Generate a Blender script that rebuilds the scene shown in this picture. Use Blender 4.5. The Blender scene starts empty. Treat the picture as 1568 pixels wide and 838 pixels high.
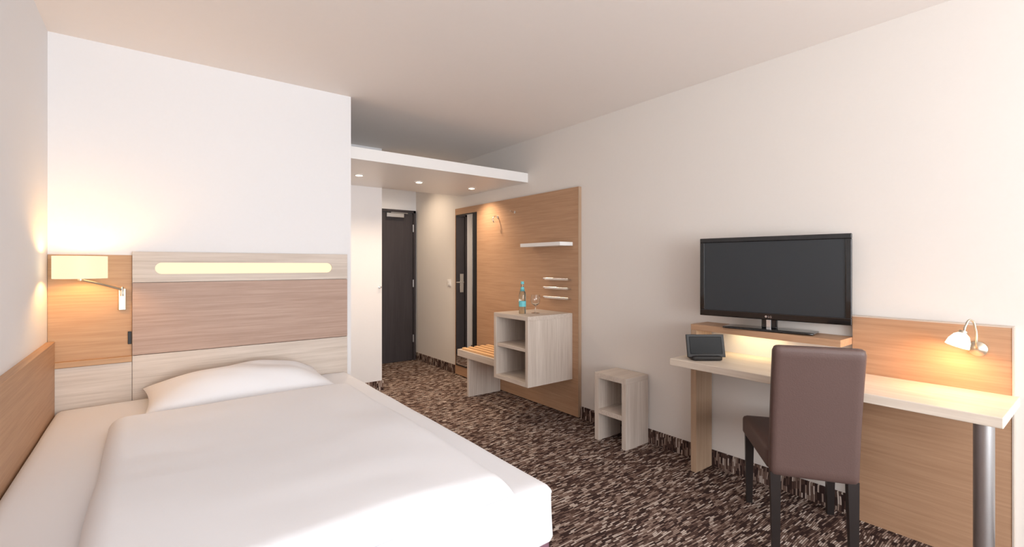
import bpy, bmesh, math, random
from mathutils import Vector, Matrix, noise
random.seed(3)
scene = bpy.context.scene
scene.view_settings.view_transform = 'Standard'
scene.view_settings.look = 'None'

def srgb(r, g, b):
    def f(c):
        c /= 255.0
        return c/12.92 if c <= 0.04045 else ((c+0.055)/1.055)**2.4
    return (f(r), f(g), f(b), 1.0)

# ---------------------------------------------------------------- materials
def new_mat(name):
    m = bpy.data.materials.new(name); m.use_nodes = True
    nt = m.node_tree
    return m, nt, nt.nodes['Principled BSDF']

def plain(name, col, rough=0.5, metal=0.0, bump=0.0, bscale=200, var=0.03, coat=0.0, spec=0.5):
    m, nt, b = new_mat(name)
    tc = nt.nodes.new('ShaderNodeTexCoord')
    n = nt.nodes.new('ShaderNodeTexNoise'); n.inputs['Scale'].default_value = bscale
    n.inputs['Detail'].default_value = 3
    nt.links.new(tc.outputs['Object'], n.inputs['Vector'])
    mx = nt.nodes.new('ShaderNodeMix'); mx.data_type = 'RGBA'
    mx.inputs[6].default_value = tuple(c*(1-var) for c in col[:3])+(1,)
    mx.inputs[7].default_value = tuple(min(1, c*(1+var)) for c in col[:3])+(1,)
    nt.links.new(n.outputs['Fac'], mx.inputs[0])
    nt.links.new(mx.outputs[2], b.inputs['Base Color'])
    b.inputs['Roughness'].default_value = rough
    b.inputs['Metallic'].default_value = metal
    b.inputs['Specular IOR Level'].default_value = spec
    if coat: b.inputs['Coat Weight'].default_value = coat
    if bump:
        bp = nt.nodes.new('ShaderNodeBump'); bp.inputs['Strength'].default_value = bump
        bp.inputs['Distance'].default_value = 0.002
        nt.links.new(n.outputs['Fac'], bp.inputs['Height'])
        nt.links.new(bp.outputs['Normal'], b.inputs['Normal'])
    return m

def wood(name, c1, c2, grain='x', fine=90, rough=0.5, broad=0.4):
    m, nt, b = new_mat(name)
    tc = nt.nodes.new('ShaderNodeTexCoord')
    def layer(sc_long, sc_cross, detail):
        mp = nt.nodes.new('ShaderNodeMapping')
        s = [sc_cross]*3; s['xyz'.index(grain)] = sc_long
        mp.inputs['Scale'].default_value = s
        n = nt.nodes.new('ShaderNodeTexNoise'); n.inputs['Scale'].default_value = 1.0
        n.inputs['Detail'].default_value = detail; n.inputs['Roughness'].default_value = 0.6
        nt.links.new(tc.outputs['Object'], mp.inputs['Vector'])
        nt.links.new(mp.outputs['Vector'], n.inputs['Vector'])
        return n
    a = layer(3.0, fine, 5); c = layer(0.8, 14, 3)
    ad = nt.nodes.new('ShaderNodeMath'); ad.operation = 'MULTIPLY_ADD'
    ad.inputs[1].default_value = 1-broad
    mu = nt.nodes.new('ShaderNodeMath'); mu.operation = 'MULTIPLY'; mu.inputs[1].default_value = broad
    nt.links.new(c.outputs['Fac'], mu.inputs[0])
    nt.links.new(a.outputs['Fac'], ad.inputs[0]); nt.links.new(mu.outputs[0], ad.inputs[2])
    rp = nt.nodes.new('ShaderNodeValToRGB')
    rp.color_ramp.elements[0].position = 0.32; rp.color_ramp.elements[0].color = c1
    rp.color_ramp.elements[1].position = 0.66; rp.color_ramp.elements[1].color = c2
    nt.links.new(ad.outputs[0], rp.inputs['Fac'])
    nt.links.new(rp.outputs['Color'], b.inputs['Base Color'])
    b.inputs['Roughness'].default_value = rough
    b.inputs['Specular IOR Level'].default_value = 0.3
    return m

def emit(name, col, strength, base=None):
    m, nt, b = new_mat(name)
    b.inputs['Base Color'].default_value = base or col
    b.inputs['Emission Color'].default_value = col
    b.inputs['Emission Strength'].default_value = strength
    b.inputs['Roughness'].default_value = 0.6
    return m

def glass(name, col, rough=0.0):
    m, nt, b = new_mat(name)
    b.inputs['Base Color'].default_value = col
    b.inputs['Transmission Weight'].default_value = 1.0
    b.inputs['Roughness'].default_value = rough
    b.inputs['IOR'].default_value = 1.45
    return m

def carpet(name, ax_long, ax_row, row=0.0085, length=0.036):
    """rows of short multi-coloured woven dashes"""
    m, nt, b = new_mat(name)
    N = nt.nodes; L = nt.links
    def math_(op, a, bb=None, c=None):
        n = N.new('ShaderNodeMath'); n.operation = op
        for i, v in enumerate((a, bb, c)):
            if v is None: continue
            if isinstance(v, (int, float)): n.inputs[i].default_value = v
            else: L.new(v, n.inputs[i])
        return n.outputs[0]
    tc = N.new('ShaderNodeTexCoord'); sp = N.new('ShaderNodeSeparateXYZ')
    L.new(tc.outputs['Object'], sp.inputs[0])
    u = sp.outputs['XYZ'.index(ax_long)]; v = sp.outputs['XYZ'.index(ax_row)]
    nz = N.new('ShaderNodeTexNoise'); nz.inputs['Scale'].default_value = 5; nz.inputs['Detail'].default_value = 1
    L.new(tc.outputs['Object'], nz.inputs['Vector'])
    v2 = math_('MULTIPLY_ADD', nz.outputs['Fac'], 0.03, v)
    vr = math_('DIVIDE', v2, row)
    rid = math_('FLOOR', vr)
    wn = N.new('ShaderNodeTexWhiteNoise'); wn.noise_dimensions = '1D'; L.new(rid, wn.inputs['W'])
    us = math_('ADD', math_('DIVIDE', u, length), math_('MULTIPLY', wn.outputs['Value'], 37.0))
    cid = math_('FLOOR', us)
    cv = N.new('ShaderNodeCombineXYZ'); L.new(rid, cv.inputs[0]); L.new(cid, cv.inputs[1])
    w2 = N.new('ShaderNodeTexWhiteNoise'); w2.noise_dimensions = '2D'; L.new(cv.outputs[0], w2.inputs['Vector'])
    rp = N.new('ShaderNodeValToRGB'); rp.color_ramp.interpolation = 'CONSTANT'
    e = rp.color_ramp.elements
    e[0].position = 0; e[0].color = srgb(62, 47, 44)
    e[1].position = 0.24; e[1].color = srgb(90, 70, 63)
    for p, c in ((0.46, srgb(124, 101, 91)), (0.66, srgb(160, 139, 127)), (0.85, srgb(204, 189, 178))):
        x = e.new(p); x.color = c
    L.new(w2.outputs['Value'], rp.inputs['Fac'])
    # dark backing yarn visible between neighbouring rows
    fr = math_('FRACT', vr)
    gap = math_('GREATER_THAN', fr, 0.76)
    mx = N.new('ShaderNodeMix'); mx.data_type = 'RGBA'
    L.new(gap, mx.inputs[0]); L.new(rp.outputs['Color'], mx.inputs[6]); mx.inputs[7].default_value = srgb(54, 40, 37)
    L.new(mx.outputs[2], b.inputs['Base Color'])
    b.inputs['Roughness'].default_value = 0.95
    b.inputs['Specular IOR Level'].default_value = 0.1
    return m

M_wall = plain('wall_paint', srgb(235, 234, 235), 0.9, bump=0.15, bscale=60, var=0.01)
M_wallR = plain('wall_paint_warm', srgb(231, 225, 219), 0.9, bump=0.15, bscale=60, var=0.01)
M_ceil = plain('ceiling_paint', srgb(244, 237, 232), 0.95, bscale=30, var=0.01)
M_white = plain('white_lacquer', srgb(243, 241, 239), 0.4, var=0.01)
M_carpet = carpet('carpet_dashes', 'X', 'Y')
M_skirtY = carpet('carpet_skirting_y', 'Z', 'Y', row=0.010, length=0.045)
M_skirtX = carpet('carpet_skirting_x', 'Z', 'X', row=0.010, length=0.045)
LA, LB = srgb(188, 173, 160), srgb(219, 207, 196)
M_lightX = wood('ash_wood_x', LA, LB, 'x')
M_lightY = wood('ash_wood_y', LA, LB, 'y')
M_lightZ = wood('ash_wood_z', LA, LB, 'z')
M_desk = wood('desk_ash', srgb(214, 200, 184), srgb(234, 223, 209), 'y')
M_brownX = wood('taupe_oak_x', srgb(166, 138, 123), srgb(188, 161, 146), 'x', broad=.12)
M_oakY = wood('oak_y', srgb(175, 137, 107), srgb(193, 155, 124), 'y', broad=.15)
M_oakX = wood('oak_x', srgb(181, 141, 106), srgb(198, 160, 124), 'x', broad=.12)
M_oakZ = wood('oak_z', srgb(168, 140, 115), srgb(186, 158, 133), 'z', broad=.12)
M_slat = wood('pine_slats', srgb(222, 172, 120), srgb(242, 200, 152), 'y')
M_linen = plain('white_linen', srgb(238, 239, 243), 0.9, bump=0.2, bscale=35, var=0.005)
M_bedbase = plain('bed_base_fabric', srgb(120, 88, 100), 0.9, bump=0.5, bscale=300, var=0.1)
M_leather = plain('brown_leather', srgb(93, 72, 67), 0.5, bump=0.3, bscale=180, var=0.08)
M_darkwood = plain('dark_leg_wood', srgb(34, 28, 27), 0.35, var=0.1)
M_door = wood('dark_door_veneer', srgb(54, 50, 53), srgb(68, 63, 66), 'z')
M_chrome = plain('chrome', (0.75, 0.75, 0.75, 1), 0.18, 1.0, var=0.02)
M_nickel = plain('satin_nickel', (0.62, 0.56, 0.46, 1), 0.38, 1.0, var=0.03)
M_steel = plain('brushed_steel', (0.5, 0.5, 0.51, 1), 0.4, 1.0, var=0.05)
M_black = plain('black_gloss_plastic', srgb(14, 14, 16), 0.15, coat=0.5, var=0.1)
M_blackm = plain('black_matt_plastic', srgb(20, 20, 22), 0.5, var=0.1)
M_screen = plain('lcd_screen', srgb(42, 46, 50), 0.3, var=0.02, spec=0.5)
M_tab = plain('tablet_glass', srgb(26, 28, 30), 0.45, var=0.02, spec=0.2)
M_mirror = plain('mirror_silver', (0.9, 0.9, 0.9, 1), 0.01, 1.0, var=0.0)
M_slot = emit('light_slot_diffuser', (1.0, 0.84, 0.55, 1), 1.12, srgb(50, 46, 42))
M_spot = emit('spot_bulb', (1.0, 0.86, 0.66, 1), 12)
M_shade = emit('lamp_shade_fabric', (1.0, 0.80, 0.52, 1), 1.15, srgb(70, 66, 60))
M_cup = emit('lamp_glass_shade', (1.0, 0.80, 0.56, 1), 2.2)
M_led = emit('led_strip', (1.0, 0.85, 0.5, 1), 2.0)
M_bottle = glass('bottle_glass', (0.80, 0.93, 0.90, 1))
M_glass = glass('clear_glass', (0.97, 0.98, 0.98, 1))
M_label = plain('bottle_label', srgb(110, 200, 210), 0.5)

# ---------------------------------------------------------------- helpers
ORG = {}
def group(name, loc, rotz=None):
    e = bpy.data.objects.new(name, None); e.empty_display_size = 0.1
    scene.collection.objects.link(e); e.location = loc
    if rotz is not None:
        e.rotation_euler = (0, 0, math.radians(rotz)); ORG[e] = None
    else: ORG[e] = Matrix.Translation(Vector(loc)).inverted()
    return e

def finish(o, mat=None, parent=None, smooth=False):
    if o.name not in scene.collection.objects: scene.collection.objects.link(o)
    if mat: o.data.materials.append(mat)
    if parent:
        o.parent = parent
        if ORG.get(parent) is not None: o.matrix_parent_inverse = ORG[parent]
    if smooth:
        for p in o.data.polygons: p.use_smooth = True
    return o

def mesh_obj(name, verts, faces):
    me = bpy.data.meshes.new(name); me.from_pydata(verts, [], faces); me.update()
    bm = bmesh.new(); bm.from_mesh(me); bmesh.ops.recalc_face_normals(bm, faces=bm.faces)
    bm.to_mesh(me); bm.free()
    return bpy.data.objects.new(name, me)

def box(name, x0, x1, y0, y1, z0, z1, mat, parent=None, bev=0.0015):
    v = [(x0,y0,z0),(x1,y0,z0),(x1,y1,z0),(x0,y1,z0),(x0,y0,z1),(x1,y0,z1),(x1,y1,z1),(x0,y1,z1)]
    f = [(0,3,2,1),(4,5,6,7),(0,1,5,4),(1,2,6,5),(2,3,7,6),(3,0,4,7)]
    o = mesh_obj(name, v, f)
    if bev:
        bm = bmesh.new(); bm.from_mesh(o.data)
        bmesh.ops.bevel(bm, geom=list(bm.edges), offset=bev, segments=2, profile=0.5, affect='EDGES')
        bm.to_mesh(o.data); bm.free()
    return finish(o, mat, parent)

def rbox(name, x0, x1, y0, y1, z0, z1, r, mat, parent=None, n=24, fn=None):
    """soft box with rounded corners (cushions, mattress)"""
    bm = bmesh.new(); bmesh.ops.create_cube(bm, size=2)
    bmesh.ops.subdivide_edges(bm, edges=list(bm.edges), cuts=n, use_grid_fill=True)
    c = Vector(((x0+x1)/2,(y0+y1)/2,(z0+z1)/2)); h = Vector(((x1-x0)/2,(y1-y0)/2,(z1-z0)/2))
    for v in bm.verts:
        p = Vector([v.co[i]*h[i] for i in range(3)])
        q = Vector([max(-h[i]+r, min(h[i]-r, p[i])) for i in range(3)])
        d = p-q
        if d.length > 1e-9: p = q + d.normalized()*min(r, d.length if d.length < r else r)
        v.co = p + c
        if fn: v.co = fn(v.co.copy(), p)
    bmesh.ops.recalc_face_normals(bm, faces=bm.faces)
    me = bpy.data.meshes.new(name); bm.to_mesh(me); bm.free()
    return finish(bpy.data.objects.new(name, me), mat, parent, True)

def lathe(name, prof, loc, mat, parent=None, seg=32, axis=None, closed=False):
    verts, faces = [], []
    for (r, z) in prof:
        for i in range(seg):
            a = 2*math.pi*i/seg; verts.append((r*math.cos(a), r*math.sin(a), z))
    k = len(prof)
    for j in range(k-1):
        for i in range(seg):
            a, b2 = j*seg+i, j*seg+(i+1) % seg
            faces.append((a, b2, b2+seg, a+seg))
    if not closed:
        if prof[0][0] > 1e-5: faces.append(tuple(reversed(range(seg))))
        if prof[-1][0] > 1e-5: faces.append(tuple((k-1)*seg+i for i in range(seg)))
    R = Matrix.Identity(4)
    if axis is not None: R = Vector((0,0,1)).rotation_difference(Vector(axis)).to_matrix().to_4x4()
    T = Matrix.Translation(Vector(loc)) @ R
    verts = [tuple(T @ Vector(v)) for v in verts]
    o = mesh_obj(name, verts, faces)
    bm = bmesh.new(); bm.from_mesh(o.data); bmesh.ops.remove_doubles(bm, verts=bm.verts, dist=1e-5)
    bmesh.ops.recalc_face_normals(bm, faces=bm.faces); bm.to_mesh(o.data); bm.free()
    finish(o, mat, parent, True)
    md = o.modifiers.new('es', 'EDGE_SPLIT'); md.split_angle = math.radians(40)
    return o

def cyl(name, p0, p1, r, mat, parent=None, seg=24):
    p0, p1 = Vector(p0), Vector(p1); L = (p1-p0).length
    return lathe(name, [(r, 0), (r, L)], p0, mat, parent, seg, axis=(p1-p0).normalized())

def tube(name, pts, r, mat, parent=None):
    cu = bpy.data.curves.new(name, 'CURVE'); cu.dimensions = '3D'
    s = cu.splines.new('BEZIER'); s.bezier_points.add(len(pts)-1)
    for bp, p in zip(s.bezier_points, pts):
        bp.co = p; bp.handle_left_type = bp.handle_right_type = 'AUTO'
    cu.bevel_depth = r; cu.bevel_resolution = 4; cu.use_fill_caps = True
    t = bpy.data.objects.new(name+'_c', cu); scene.collection.objects.link(t)
    dg = bpy.context.evaluated_depsgraph_get()
    me = bpy.data.meshes.new_from_object(t.evaluated_get(dg)); bpy.data.objects.remove(t)
    return finish(bpy.data.objects.new(name, me), mat, parent, True)

def light(name, kind, loc, power, col, parent=None, **kw):
    l = bpy.data.lights.new(name, kind); l.energy = power; l.color = col
    rot = kw.pop('rot', None)
    for k, v in kw.items(): setattr(l, k, v)
    o = bpy.data.objects.new(name, l); scene.collection.objects.link(o); o.location = loc
    if rot: o.rotation_euler = rot
    if parent:
        o.parent = parent
        if ORG.get(parent) is not None: o.matrix_parent_inverse = ORG[parent]
    return o

# ---------------------------------------------------------------- room shell
XL, XR, YB, YN, YE, H = -0.427, 2.895, 3.388, -3.0, 5.95, 2.51
XC, YC, XH = 1.138, 4.70, 1.90
T = 0.1
box('floor', XL-T, XR+T, YN-T, YE+T, -0.1, 0, M_carpet, bev=0)
box('ceiling', XL-T, XR+T, YN-T, YE+T, H, H+0.1, M_ceil, bev=0)
box('wall_left', XL-T, XL, YN-T, YB, 0, H, M_wall, bev=0)
box('wall_bed', XL-T, XC, YB, YB+T, 0, H, M_wall, bev=0)
box('wall_bathroom', XC-T, XC, YB+T, YC+T, 0, H, M_wall, bev=0)
box('wall_closet', XC, XH, YC, YC+T, 0, H, M_wall, bev=0)
box('wall_corridor', XH-T, XH, YC+T, YE, 0, H, M_wall, bev=0)
box('wall_entrance', XH-T, XR, YE, YE+T, 0, H, M_wall, bev=0)
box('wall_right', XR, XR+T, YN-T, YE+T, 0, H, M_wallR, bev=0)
# window wall behind the viewpoint
WX0, WX1, WZ0, WZ1 = -0.30, 2.30, 0.40, 2.40
box('wall_window_sill', XL, XR, YN-T, YN, 0, WZ0, M_wall, bev=0)
box('wall_window_header', XL, XR, YN-T, YN, WZ1, H, M_wall, bev=0)
box('wall_window_left', XL, WX0, YN-T, YN, WZ0, WZ1, M_wall, bev=0)
box('wall_window_right', WX1, XR, YN-T, YN, WZ0, WZ1, M_wall, bev=0)
w = group('window_1', ((WX0+WX1)/2, YN-0.05, WZ0))
for i, (a, b2, c, d) in enumerate(((WX0, WX1, WZ0, WZ0+.06), (WX0, WX1, WZ1-.06, WZ1), (WX0, WX0+.06, WZ0+.06, WZ1-.06),
        (WX1-.06, WX1, WZ0+.06, WZ1-.06), (.97, 1.03, WZ0+.06, WZ1-.06))):
    box('frame_%d' % i, a, b2, YN-.08, YN-.02, c, d, M_white, w)
# soffit
box('ceiling_soffit', XC, XR, 3.52, YC, 2.10, 2.19, M_white, bev=0)
# carpet skirting
sk = 0.10
box('baseboard_right', XR-.012, XR, YN, YE, 0, sk, M_skirtY, bev=0)
box('baseboard_closet', XC, XH, YC-.012, YC, 0, sk, M_skirtX, bev=0)
box('baseboard_corridor', XH, XH+.012, YC-.012, YE, 0, sk, M_skirtY, bev=0)
box('baseboard_bathroom', XC, XC+.012, YB, YC-.012, 0, sk, M_skirtY, bev=0)

# entrance door
d = group('door_1', (2.43, YE, 0))
box('leaf', 2.05, 2.83, YE-.035, YE-.004, 0.005, 2.0, M_door, d)
for i, (a, b2, c, e_) in enumerate(((2.01, 2.045, 0, 2.04), (2.835, 2.87, 0, 2.04), (2.01, 2.87, 2.005, 2.04))):
    box('frame_%d' % i, a, b2, YE-.05, YE-.002, c, e_, M_door, d)
box('closer', 2.44, 2.68, YE-.085, YE-.035, 1.935, 1.985, M_steel, d)
box('closer_arm', 2.50, 2.74, YE-.075, YE-.055, 1.99, 2.0, M_steel, d)
for i, z in enumerate((0.25, 1.0, 1.75)): cyl('hinge_%d' % i, (2.832, YE-.045, z), (2.832, YE-.045, z+.1), .009, M_steel, d)
box('escutcheon', 2.07, 2.13, YE-.045, YE-.034, 0.90, 1.17, M_chrome, d)
cyl('handle_neck', (2.10, YE-.045, 1.05), (2.10, YE-.09, 1.05), .010, M_chrome, d)
cyl('handle_lever', (2.10, YE-.09, 1.05), (2.225, YE-.09, 1.05), .010, M_chrome, d)
# closet knob & light switch
k = group('wall_knob', (1.875, YC, 1.07))
lathe('rose', [(.012, 0), (.012, .006), (.006, .008), (.006, .02), (.012, .024), (.010, .032), (0.0, .034)], (1.875, YC, 1.07), M_chrome, k, axis=(0, -1, 0))
s = group('light_switch', (XR-.004, 5.03, 1.08))
box('plate', XR-.008, XR, 4.99, 5.07, 1.04, 1.12, M_white, s, .003)
box('rocker', XR-.012, XR-.007, 5.005, 5.055, 1.055, 1.105, M_white, s, .002)

# recessed soffit spots; last entry is an added corridor fill light, out of view
for i, (x, y, z, pw) in enumerate(((1.46, 4.13, 2.10, 28), (2.04, 4.13, 2.10, 30), (2.64, 4.13, 2.10, 34), (2.40, 5.30, H, 44))):
    g = group('recessed_spotlight' if i == 0 else 'recessed_spotlight.%03d' % i, (x, y, z))
    lathe('ring', [(.030, 0), (.042, 0), (.042, -.006), (.030, -.008), (.030, 0)], (x, y, z), M_white, g, closed=True)
    lathe('bulb', [(0, -.001), (.029, -.001), (.029, -.004), (0, -.005)], (x, y, z), M_spot, g)
    light('beam', 'SPOT', (x, y, z-.015), pw, (1.0, 0.78, 0.56), g, spot_size=math.radians(135), spot_blend=0.9, shadow_soft_size=.03)

# ---------------------------------------------------------------- headboard
YB2 = YB-.004
hb = group('headboard', (0.33, YB2, 0))
yf = YB-.038
x0, x1 = -.085, 1.10
box('back_core', x0, x1, YB-.016, YB2, 0.02, 1.37, M_lightX, hb)
band = box('panel_top', x0, x1, yf, YB-.016, 1.203, 1.375, M_lightX, hb, .001)
def capsule(name, cx0, cx1, cz0, cz1, ya, yb, seg=14):
    r = (cz1-cz0)/2; cz = (cz0+cz1)/2; pts = []
    for i in range(seg+1):
        a = -math.pi/2+math.pi*i/seg; pts.append((cx1-r+r*math.cos(a), cz+r*math.sin(a)))
    for i in range(seg+1):
        a = math.pi/2+math.pi*i/seg; pts.append((cx0+r+r*math.cos(a), cz+r*math.sin(a)))
    n = len(pts)
    v = [(p[0], ya, p[1]) for p in pts]+[(p[0], yb, p[1]) for p in pts]
    f = [tuple(range(n)), tuple(reversed(range(n, 2*n)))]+[(i, i+n, (i+1) % n+n, (i+1) % n) for i in range(n)]
    return mesh_obj(name, v, f)
cut = capsule('cut', .015, .995, 1.248, 1.314, yf-.05, YB)
scene.collection.objects.link(cut)
md = band.modifiers.new('b', 'BOOLEAN'); md.object = cut; md.operation = 'DIFFERENCE'; md.solver = 'EXACT'
bpy.context.view_layer.update()
me2 = bpy.data.meshes.new_from_object(band.evaluated_get(bpy.context.evaluated_depsgraph_get()))
band.modifiers.clear(); band.data = me2; bpy.data.objects.remove(cut)
finish(capsule('light_slot', .012, .998, 1.245, 1.317, YB-.026, YB-.017), M_slot, hb)
box('panel_middle', x0, x1, yf, YB-.016, 0.798, 1.200, M_brownX, hb, .001)
box('panel_bottom', x0, x1, yf, YB-.016, 0.02, 0.795, M_lightX, hb, .001)
# side section with niche, behind the lamp
ns = group('nightstand_panel', (-.25, YB, 0))
box('niche_back', XL+.001, x0-.002, YB-.012, YB, 0.79, 1.355, M_oakX, ns)
box('ledge', XL+.001, x0-.002, YB-.045, YB, 0.765, 0.795, M_oakX, ns)
box('lower_panel', XL+.001, x0-.002, yf, YB, 0.02, 0.763, M_lightX, ns)
box('socket', x0-.020, x0-.004, YB-.022, YB-.012, 0.86, 0.93, M_blackm, ns)
# side board on left wall
sb = group('wall_side_board', (XL, 1.2, 0))
box('board', XL, XL+.032, -0.9, YB-.046, 0.02, 0.90, M_oakY, sb)
box('top_edge', XL, XL+.034, -0.9, YB-.046, 0.90, 0.906, M_oakY, sb)

# bedside lamp
bl = group('bedside_wall_lamp', (-.127, YB, 1.1))
lc = (-.285, 3.205)
box('wall_plate', -.146, -.112, YB-.028, YB-.012, 1.050, 1.172, M_nickel, bl, .004)
cyl('pivot', (-.129, YB-.05, 1.13), (-.129, YB-.05, 1.18), .007, M_nickel, bl)
box('pivot_bracket', -.136, -.122, YB-.055, YB-.028, 1.14, 1.158, M_nickel, bl)
tube('arm', [(-.129, YB-.05, 1.165), (-.20, 3.28, 1.195), (lc[0], lc[1], 1.225)], .006, M_nickel, bl)
cyl('socket', (lc[0], lc[1], 1.222), (lc[0], lc[1], 1.26), .012, M_nickel, bl)
lathe('shade', [(.105, 1.232), (.105, 1.345), (.102, 1.345), (.102, 1.232), (.105, 1.232)], (lc[0], lc[1], 0), M_shade, bl, 48, closed=True)
for a in (0, 120, 240):
    a = math.radians(a)
    cyl('spider', (lc[0], lc[1], 1.245), (lc[0]+.102*math.cos(a), lc[1]+.102*math.sin(a), 1.245), .002, M_chrome, bl, 8)
light('bulb', 'POINT', (lc[0], lc[1], 1.29), 5.5, (1.0, 0.54, 0.17), bl, shadow_soft_size=.03)

# ---------------------------------------------------------------- bed
bed = group('bed', (0.35, 2.25, 0))
bx0, bx1, by0, by1 = XL+.036, 1.09, 1.175, YB-.040
box('base', bx0+.02, bx1-.012, by0+.016, by1-.01, 0.06, 0.37, M_bedbase, bed, .01)
for i, (x, y) in enumerate(((bx0+.1, by0+.15), (bx1-.12, by0+.15), (bx0+.1, by1-.15), (bx1-.12, by1-.15))):
    cyl('foot_%d' % i, (x, y, 0), (x, y, .07), .025, M_darkwood, bed)
def mfn(co, p):
    n = noise.noise(co*3.0)*.006 + noise.noise(Vector((co.x*9, co.y*3, co.z*2)))*.004
    d = Vector((1 if co.x > bx1-.05 else 0, -1 if co.y < by0+.05 else 0, 0))
    co += d*(n*1.0*(1 if co.z < .53 else .3))
    if co.z < .50:
        co += d*(.005*math.sin((co.x+co.y)*11+co.z*6)*(0.53-co.z)/.2)
    if co.z > .5: co.z += min(0, n*.8-.003)
    return co
rbox('mattress', bx0, bx1, by0, by1, 0.355, 0.557, .030, M_linen, bed, 60, mfn)

# duvet
def quilt(name, cx0, cx1, cy0, cy1, zb, th, mat, parent, nx=150, ny=190):
    verts, faces = [], []
    W, D = cx1-cx0, cy1-cy0
    def prof(d):
        t = min(1, max(0, d/.08)); return (1-(1-t)**2.4)**.5
    top = []
    for j in range(ny+1):
        for i in range(nx+1):
            u, v = i/nx, j/ny
            u = .5-.5*math.cos(math.pi*u)*.6-.2*(1-2*u); v = .5-.5*math.cos(math.pi*v)*.6-.2*(1-2*v)
            x, y = cx0+W*u, cy0+D*v
            dx, dy = min(u, 1-u)*W, min(v, 1-v)*D
            wob = .010*noise.noise(Vector((x*3, y*3, 1.3)))
            xx = x+(wob if dx < .3 else wob*.5); yy = y+.012*noise.noise(Vector((x*2.5, y*2.5, 7.7)))
            h = th*prof(dx)*prof(dy)
            puff = 1+.18*noise.noise(Vector((x*1.6, y*1.6, 3.1)))
            w1 = noise.noise(Vector((x*4+y*2, y*2.0, .5)))*.006 + noise.noise(Vector((x*2, y*7, 2.5)))*.003
            e = min(1, min(dx, dy)/.06)
            top.append((xx, yy, zb+.004+h*puff+w1*e))
    nv = len(top); verts = top+[(a, b3, zb-.0) for a, b3, c in top]
    for j in range(ny):
        for i in range(nx):
            a = j*(nx+1)+i; q = (a, a+1, a+nx+2, a+nx+1)
            faces.append(q); faces.append(tuple(nv+z for z in reversed(q)))
    ring = [i for i in range(nx+1)]+[j*(nx+1)+nx for j in range(1, ny+1)]+[ny*(nx+1)+i for i in range(nx-1, -1, -1)]+[j*(nx+1) for j in range(ny-1, 0, -1)]
    for a, b3 in zip(ring, ring[1:]+ring[:1]): faces.append((a, a+nv, b3+nv, b3))
    return finish(mesh_obj(name, verts, faces), mat, parent, True)
dv = quilt('duvet', -.150, .93, 1.20, 2.77, .5575, .066, M_linen, None)

# pillow
def pillow(name, loc, a, b_, th, rotz, tilt, mat, n=80):
    verts, faces = [], []
    for side in (1, -1):
        for j in range(n+1):
            for i in range(n+1):
                u, v = -1+2*i/n, -1+2*j/n
                u = math.sin(u*math.pi/2); v = math.sin(v*math.pi/2)
                x = a*u*(1-.05*(1-v*v)); y = b_*v*(1-.07*(1-u*u))
                h = ((1-u**4)*(1-v**4))**.5*(.55+.45*(1-u*u)*(1-v*v))
                z = side*h*th*(1.0 if side > 0 else .28)
                if side > 0:
                    z += h*(.016*noise.noise(Vector((x*5, y*5, 4)))+.014*noise.noise(Vector((x*3+y*8, y*2, 9))))
                verts.append((x, y, z))
    N = (n+1)**2
    for j in range(n):
        for i in range(n):
            p = j*(n+1)+i; q = (p, p+1, p+n+2, p+n+1)
            faces.append(q); faces.append(tuple(N+z for z in reversed(q)))
    o = mesh_obj(name, verts, faces)
    bm = bmesh.new(); bm.from_mesh(o.data); bmesh.ops.remove_doubles(bm, verts=bm.verts, dist=1e-5)
    bmesh.ops.recalc_face_normals(bm, faces=bm.faces); bm.to_mesh(o.data); bm.free()
    o.location = loc; o.rotation_euler = (math.radians(tilt), 0, math.radians(rotz))
    return finish(o, mat, None, True)
pillow('pillow', (.415, 3.075, .598), .45, .255, .130, 1, 3, M_linen)

# ---------------------------------------------------------------- wardrobe wall panel
PX = 2.862
wp = group('wardrobe_wall_panel', (PX, 3.83, 0))
box('panel', PX, XR-.013, 2.81, 4.84, 0.01, 1.965, M_oakY, wp)
box('edge', PX-.001, XR-.001, 2.804, 2.81, 0.01, 1.965, M_oakZ, wp, 0)
mr = group('wall_mirror', (PX, 4.59, 1.0))
box('frame', PX-.008, PX, 4.37, 4.81, 0.12, 1.89, M_blackm, mr, 0)
box('glass', PX-.010, PX-.008, 4.445, 4.795, 0.135, 1.875, M_mirror, mr, 0)
for i, (y, z) in enumerate(((3.97, 1.80), (3.68, 1.825))):
    g = group('coat_hook' if i == 0 else 'coat_hook.001', (PX, y, z))
    lathe('rose', [(.013, 0), (.013, .006), (0, .007)], (PX, y, z), M_chrome, g, axis=(-1, 0, 0))
    tube('hook', [(PX, y, z), (PX-.04, y, z+.005), (PX-.065, y, z-.03), (PX-.05, y, z-.06)] if i == 0 else [(PX, y, z), (PX-.05, y, z+.004), (PX-.06, y, z+.01)], .005, M_chrome, g)
ws = group('wall_shelf', (PX-.07, 3.14, 1.47))
box('board', PX-.15, PX, 2.875, 3.41, 1.465, 1.497, M_white, ws, .002)
rk = group('wall_rail_rack', (PX, 3.04, 1.1))
for i, z in enumerate((1.18, 1.10, 1.015)):
    cyl('bar_%d' % i, (PX-.045, 2.88, z), (PX-.045, 3.20, z), .008, M_chrome, rk)
    box('lip_%d' % i, PX-.044, PX-.001, 2.89, 3.19, z-.012, z-.008, M_chrome, rk, 0)
    for y in (2.90, 3.18): cyl('post', (PX, y, z-.004), (PX-.045, y, z-.004), .005, M_chrome, rk, 12)

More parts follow.
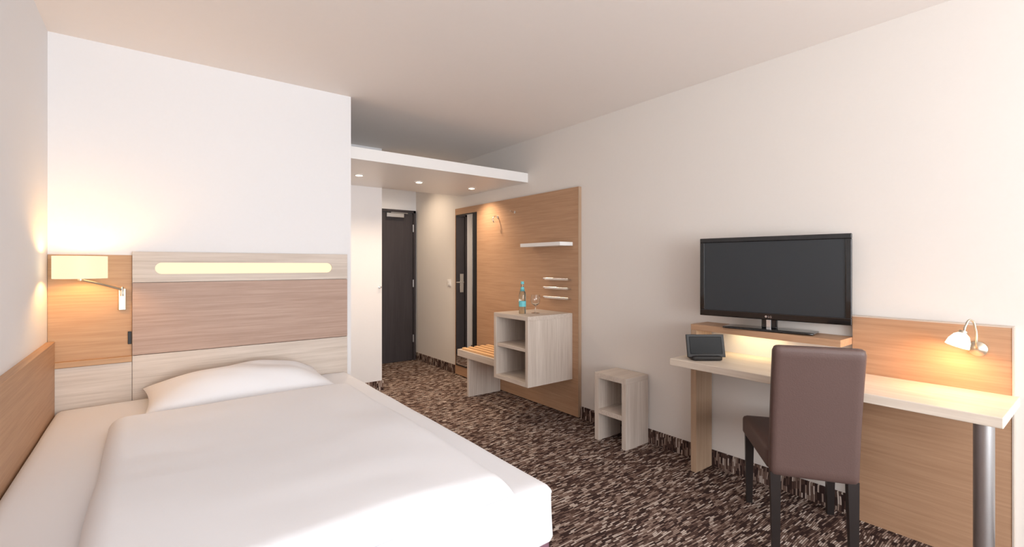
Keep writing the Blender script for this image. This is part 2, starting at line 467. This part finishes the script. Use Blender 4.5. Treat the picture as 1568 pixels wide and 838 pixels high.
# minibar cabinet
cb = group('minibar_cabinet', (2.61, 3.11, 0.32))
cx0, cx1, cy0, cy1, cz0, cz1, t = 2.368, PX-.001, 2.878, 3.346, .322, .888, .035
box('side_near', cx0, cx1, cy0, cy0+t, cz0, cz1-t, M_lightZ, cb)
box('side_far', cx0, cx1, cy1-t, cy1, cz0, cz1-t, M_lightZ, cb)
box('top', cx0, cx1, cy0, cy1, cz1-t, cz1, M_lightY, cb)
box('bottom', cx0, cx1, cy0+t, cy1-t, cz0, cz0+t, M_lightY, cb)
box('shelf', cx0+.01, cx1, cy0+t, cy1-t, .600, .600+t*.8, M_lightY, cb)
box('back', cx1-.012, cx1-.001, cy0+t, cy1-t, cz0+t, cz1-t, M_lightY, cb, 0)

# luggage bench
lb = group('luggage_bench', (2.65, 3.72, 0))
box('leg_panel', 2.475, PX-.002, 3.925, 3.955, 0, .425, M_lightZ, lb)
box('front_rail', 2.45, 2.475, 3.348, 4.10, .385, .450, M_lightY, lb)
box('back_rail', PX-.026, PX-.002, 3.348, 4.10, .425, .450, M_lightY, lb)
box('end_rail', 2.475, PX-.026, 4.075, 4.10, .40, .450, M_lightX, lb)
for i in range(3): box('crossbar_%d' % i, 2.475, PX-.026, 3.40+i*.24, 3.42+i*.24, .405, .425, M_darkwood, lb)
for i in range(5):
    x = 2.490+i*.072; box('slat_%d' % i, x, x+.038, 3.35, 4.075, .425, .465, M_slat, lb, .003)

# bottle and glass on the cabinet
bt = group('water_bottle', (2.49, 3.10, .888))
o = (2.49, 3.10, .8885)
lathe('body', [(0, 0), (.028, 0), (.030, .004), (.030, .15), (.027, .175), (.014, .215), (.012, .225), (.012, .258), (0, .258)], o, M_bottle, bt)
lathe('label', [(.0305, .06), (.0308, .062), (.0308, .105), (.0305, .107)], o, M_label, bt, closed=True)
lathe('neck_label', [(.0215, .19), (.0150, .213), (.0135, .225)], o, M_label, bt, closed=True)
lathe('cap', [(.014, .250), (.014, .272), (0, .273)], o, M_label, bt)
wg = group('wine_glass', (2.60, 3.06, .888))
lathe('glass', [(0, 0), (.036, 0), (.036, .003), (.008, .007), (.006, .014), (.006, .060), (.012, .066), (.031, .080), (.041, .104), (.039, .132), (.034, .158),
                (.031, .158), (.036, .132), (.038, .104), (.028, .083), (.008, .071), (0, .069)], (2.60, 3.06, .8885), M_glass, wg, closed=True)

# ---------------------------------------------------------------- side table
st = group('side_table', (2.755, 2.27, 0))
a0, a1, b0, b1 = 2.628, XR-.014, 2.118, 2.41
box('side_near', a0, a1, b0, b0+.038, 0, .462, M_lightZ, st)
box('side_far', a0, a1, b1-.038, b1, 0, .462, M_lightZ, st)
box('top', a0, a1, b0, b1, .462, .50, M_lightX, st)
box('shelf', a0, a1, b0+.038, b1-.038, .20, .235, M_lightX, st)

# ---------------------------------------------------------------- desk
dk = group('desk', (2.65, 0.95, 0))
box('top', 2.415, XR-.036, .262, .850, .712, .752, M_desk, dk, .003)
box('top_left', 2.415, XR, .850, 1.625, .712, .752, M_desk, dk, .003)
box('leg_panel', 2.70, XR-.013, 1.627, 1.665, 0, .892, M_oakZ, dk)
box('riser_shelf', 2.70, XR, .852, 1.665, .892, .928, M_oakY, dk)
box('back_panel', XR-.035, XR-.013, .285, .850, 0.0, 1.035, M_oakY, dk, 0)
box('back_panel_cap', XR-.037, XR, .280, .852, 1.035, 1.041, M_lightY, dk, 0)
box('back_panel_edge', XR-.037, XR-.001, .279, .285, 0, 1.035, M_lightZ, dk, 0)
cyl('round_leg', (2.515, .325, 0), (2.515, .325, .712), .030, M_steel, dk, 40)
lathe('leg_foot', [(.036, 0), (.036, .012), (.03, .016)], (2.515, .325, 0), M_steel, dk)
box('led_bar', XR-.06, XR-.02, 1.20, 1.50, .886, .892, M_led, dk, 0)
light('under_shelf_glow', 'AREA', (XR-.06, 1.33, .880), .25, (1.0, 0.80, 0.45), dk, shape='RECTANGLE', size=.03, size_y=.3)

# desk lamp (sconce on back panel)
sl = group('desk_sconce', (XR-.035, .388, .93))
px = XR-.036; py, pz = .388, .935
lathe('rose', [(.032, 0), (.032, .008), (.022, .014), (.012, .022), (0, .024)], (px, py, pz), M_nickel, sl, axis=(-1, 0, 0))
tube('arm', [(px-.015, py, pz), (px-.045, py-.002, pz+.02), (px-.052, py, pz+.09), (px-.068, py+.013, pz+.128), (px-.088, py+.025, pz+.105), (px-.094, py+.030, pz+.078)], .0045, M_nickel, sl)
sc = Vector((px-.096, py+.032, pz+.078)); ax = Vector((-.28, .28, -1)).normalized()
lathe('collar', [(.014, -.004), (.016, .012), (0, .012)], sc, M_nickel, sl, axis=ax)
lathe('shade', [(.014, .006), (.026, .016), (.037, .040), (.041, .066), (.039, .066), (.035, .042), (.024, .018), (.012, .008)], sc, M_cup, sl, axis=ax, closed=True)
lp = sc+ax*.06
light('bulb', 'POINT', lp, 3.5, (1.0, 0.54, 0.22), sl, shadow_soft_size=.02)

# ---------------------------------------------------------------- television
tv = group('television', (2.775, 1.225, .928), -80.4)
hw, z0, z1 = .385, .062, .535
box('back_shell', -hw+.01, hw-.01, .010, .045, z0+.01, z1-.01, M_blackm, tv, .01)
box('bezel_bottom', -hw, hw, -.012, .012, z0, z0+.038, M_black, tv, .004)
box('bezel_top', -hw, hw, -.012, .012, z1-.028, z1, M_black, tv, .004)
box('bezel_left', -hw, -hw+.028, -.012, .012, z0+.036, z1-.026, M_black, tv, .004)
box('bezel_right', hw-.028, hw, -.012, .012, z0+.036, z1-.026, M_black, tv, .004)
box('screen', -hw+.026, hw-.026, -.006, .010, z0+.036, z1-.026, M_screen, tv, 0)
box('neck', -.04, .04, .0, .03, .012, z0+.02, M_black, tv, .006)
box('neck_ridge', -.012, .012, -.008, .002, .012, z0, M_chrome, tv, .002)
rbox('stand', -.23, .23, -.075, .075, .0005, .014, .006, M_black, tv, 12)
lathe('logo_ring', [(.006, 0), (.006, .0015), (0, .0015)], (-.012, -.0125, z0+.018), M_chrome, tv, 20, axis=(0, -1, 0))
tcv = bpy.data.curves.new('logo_text', 'FONT'); tcv.body = 'LG'; tcv.size = .016; tcv.extrude = .0004
to = bpy.data.objects.new('logo_text', tcv); scene.collection.objects.link(to); to.location = (-.002, -.0128, z0+.012)
to.rotation_euler = (math.radians(90), 0, 0); to.parent = tv; tcv.materials.append(M_chrome)

# digital tablet dock
tb = group('tablet_dock', (2.535, 1.47, .752), -38)
rbox('dock', -.085, .085, -.035, .05, .0005, .028, .010, M_blackm, tb, 10)
def tilt_box(name, x0, x1, y0, y1, z0, z1, mat):
    o = box(name, x0, x1, y0, y1, z0, z1, mat, tb, .002)
    o.data.transform(Matrix.Translation((0, -.02, .02)) @ Matrix.Rotation(math.radians(-14), 4, 'X'))
    return o
tilt_box('tablet_body', -.108, .108, 0, .012, 0, .130, M_blackm)
tilt_box('tablet_screen', -.092, .092, -.001, .001, .018, .116, M_tab)

# ---------------------------------------------------------------- chair
ch = group('dining_chair', (2.335, .85, 0), -56.7)
def seatfn(co, p):
    f = (co.y+.02)/.50
    co.x *= (0.86+.22*max(0, min(1, f)))
    if co.z > .44: co.z += .008*(1-(co.x/.22)**2)*(1-((co.y-.22)/.28)**2)
    return co
rbox('seat', -.205, .205, -.01, .485, .365, .468, .022, M_leather, ch, 20, seatfn)
def backfn(co, p):
    t = (co.z-.36)/.59
    co.y += -.085*t*t*.6-.04*t
    return co
rbox('backrest', -.172, .172, -.050, .012, .355, .952, .022, M_leather, ch, 24, backfn)
def leg(name, x, y, dx, dy, top):
    a, b4 = .021, .015
    v = [(x+dx-b4, y+dy-b4, 0), (x+dx+b4, y+dy-b4, 0), (x+dx+b4, y+dy+b4, 0), (x+dx-b4, y+dy+b4, 0),
         (x-a, y-a, top), (x+a, y-a, top), (x+a, y+a, top), (x-a, y+a, top)]
    f = [(0,3,2,1),(4,5,6,7),(0,1,5,4),(1,2,6,5),(2,3,7,6),(3,0,4,7)]
    finish(mesh_obj(name, v, f), M_darkwood, ch)
leg('leg_1', -.148, -.022, 0, -.02, .37); leg('leg_2', .148, -.022, 0, -.02, .37)
leg('leg_3', -.190, .44, 0, .005, .37); leg('leg_4', .190, .44, 0, .005, .37)

# ---------------------------------------------------------------- light
light('window_daylight', 'AREA', ((WX0+WX1)/2, YN-.11, (WZ0+WZ1)/2-.05), 200, (0.94, 0.97, 1.0), None,
      shape='RECTANGLE', size=2.5, size_y=1.8, rot=(math.radians(112), 0, 0))
wd = bpy.data.worlds.new('World'); scene.world = wd; wd.use_nodes = True
wd.node_tree.nodes['Background'].inputs[0].default_value = (0.9, 0.95, 1, 1)
wd.node_tree.nodes['Background'].inputs[1].default_value = 1.0

# ---------------------------------------------------------------- camera
cam = bpy.data.cameras.new('camera'); co = bpy.data.objects.new('camera', cam)
scene.collection.objects.link(co); co.location = (0, 0, 1.30)
co.rotation_euler = (math.radians(90), 0, math.radians(-37.5))
cam.sensor_width = 36; cam.lens = 16.51; cam.shift_y = -0.0083; cam.clip_start = .02
scene.camera = co
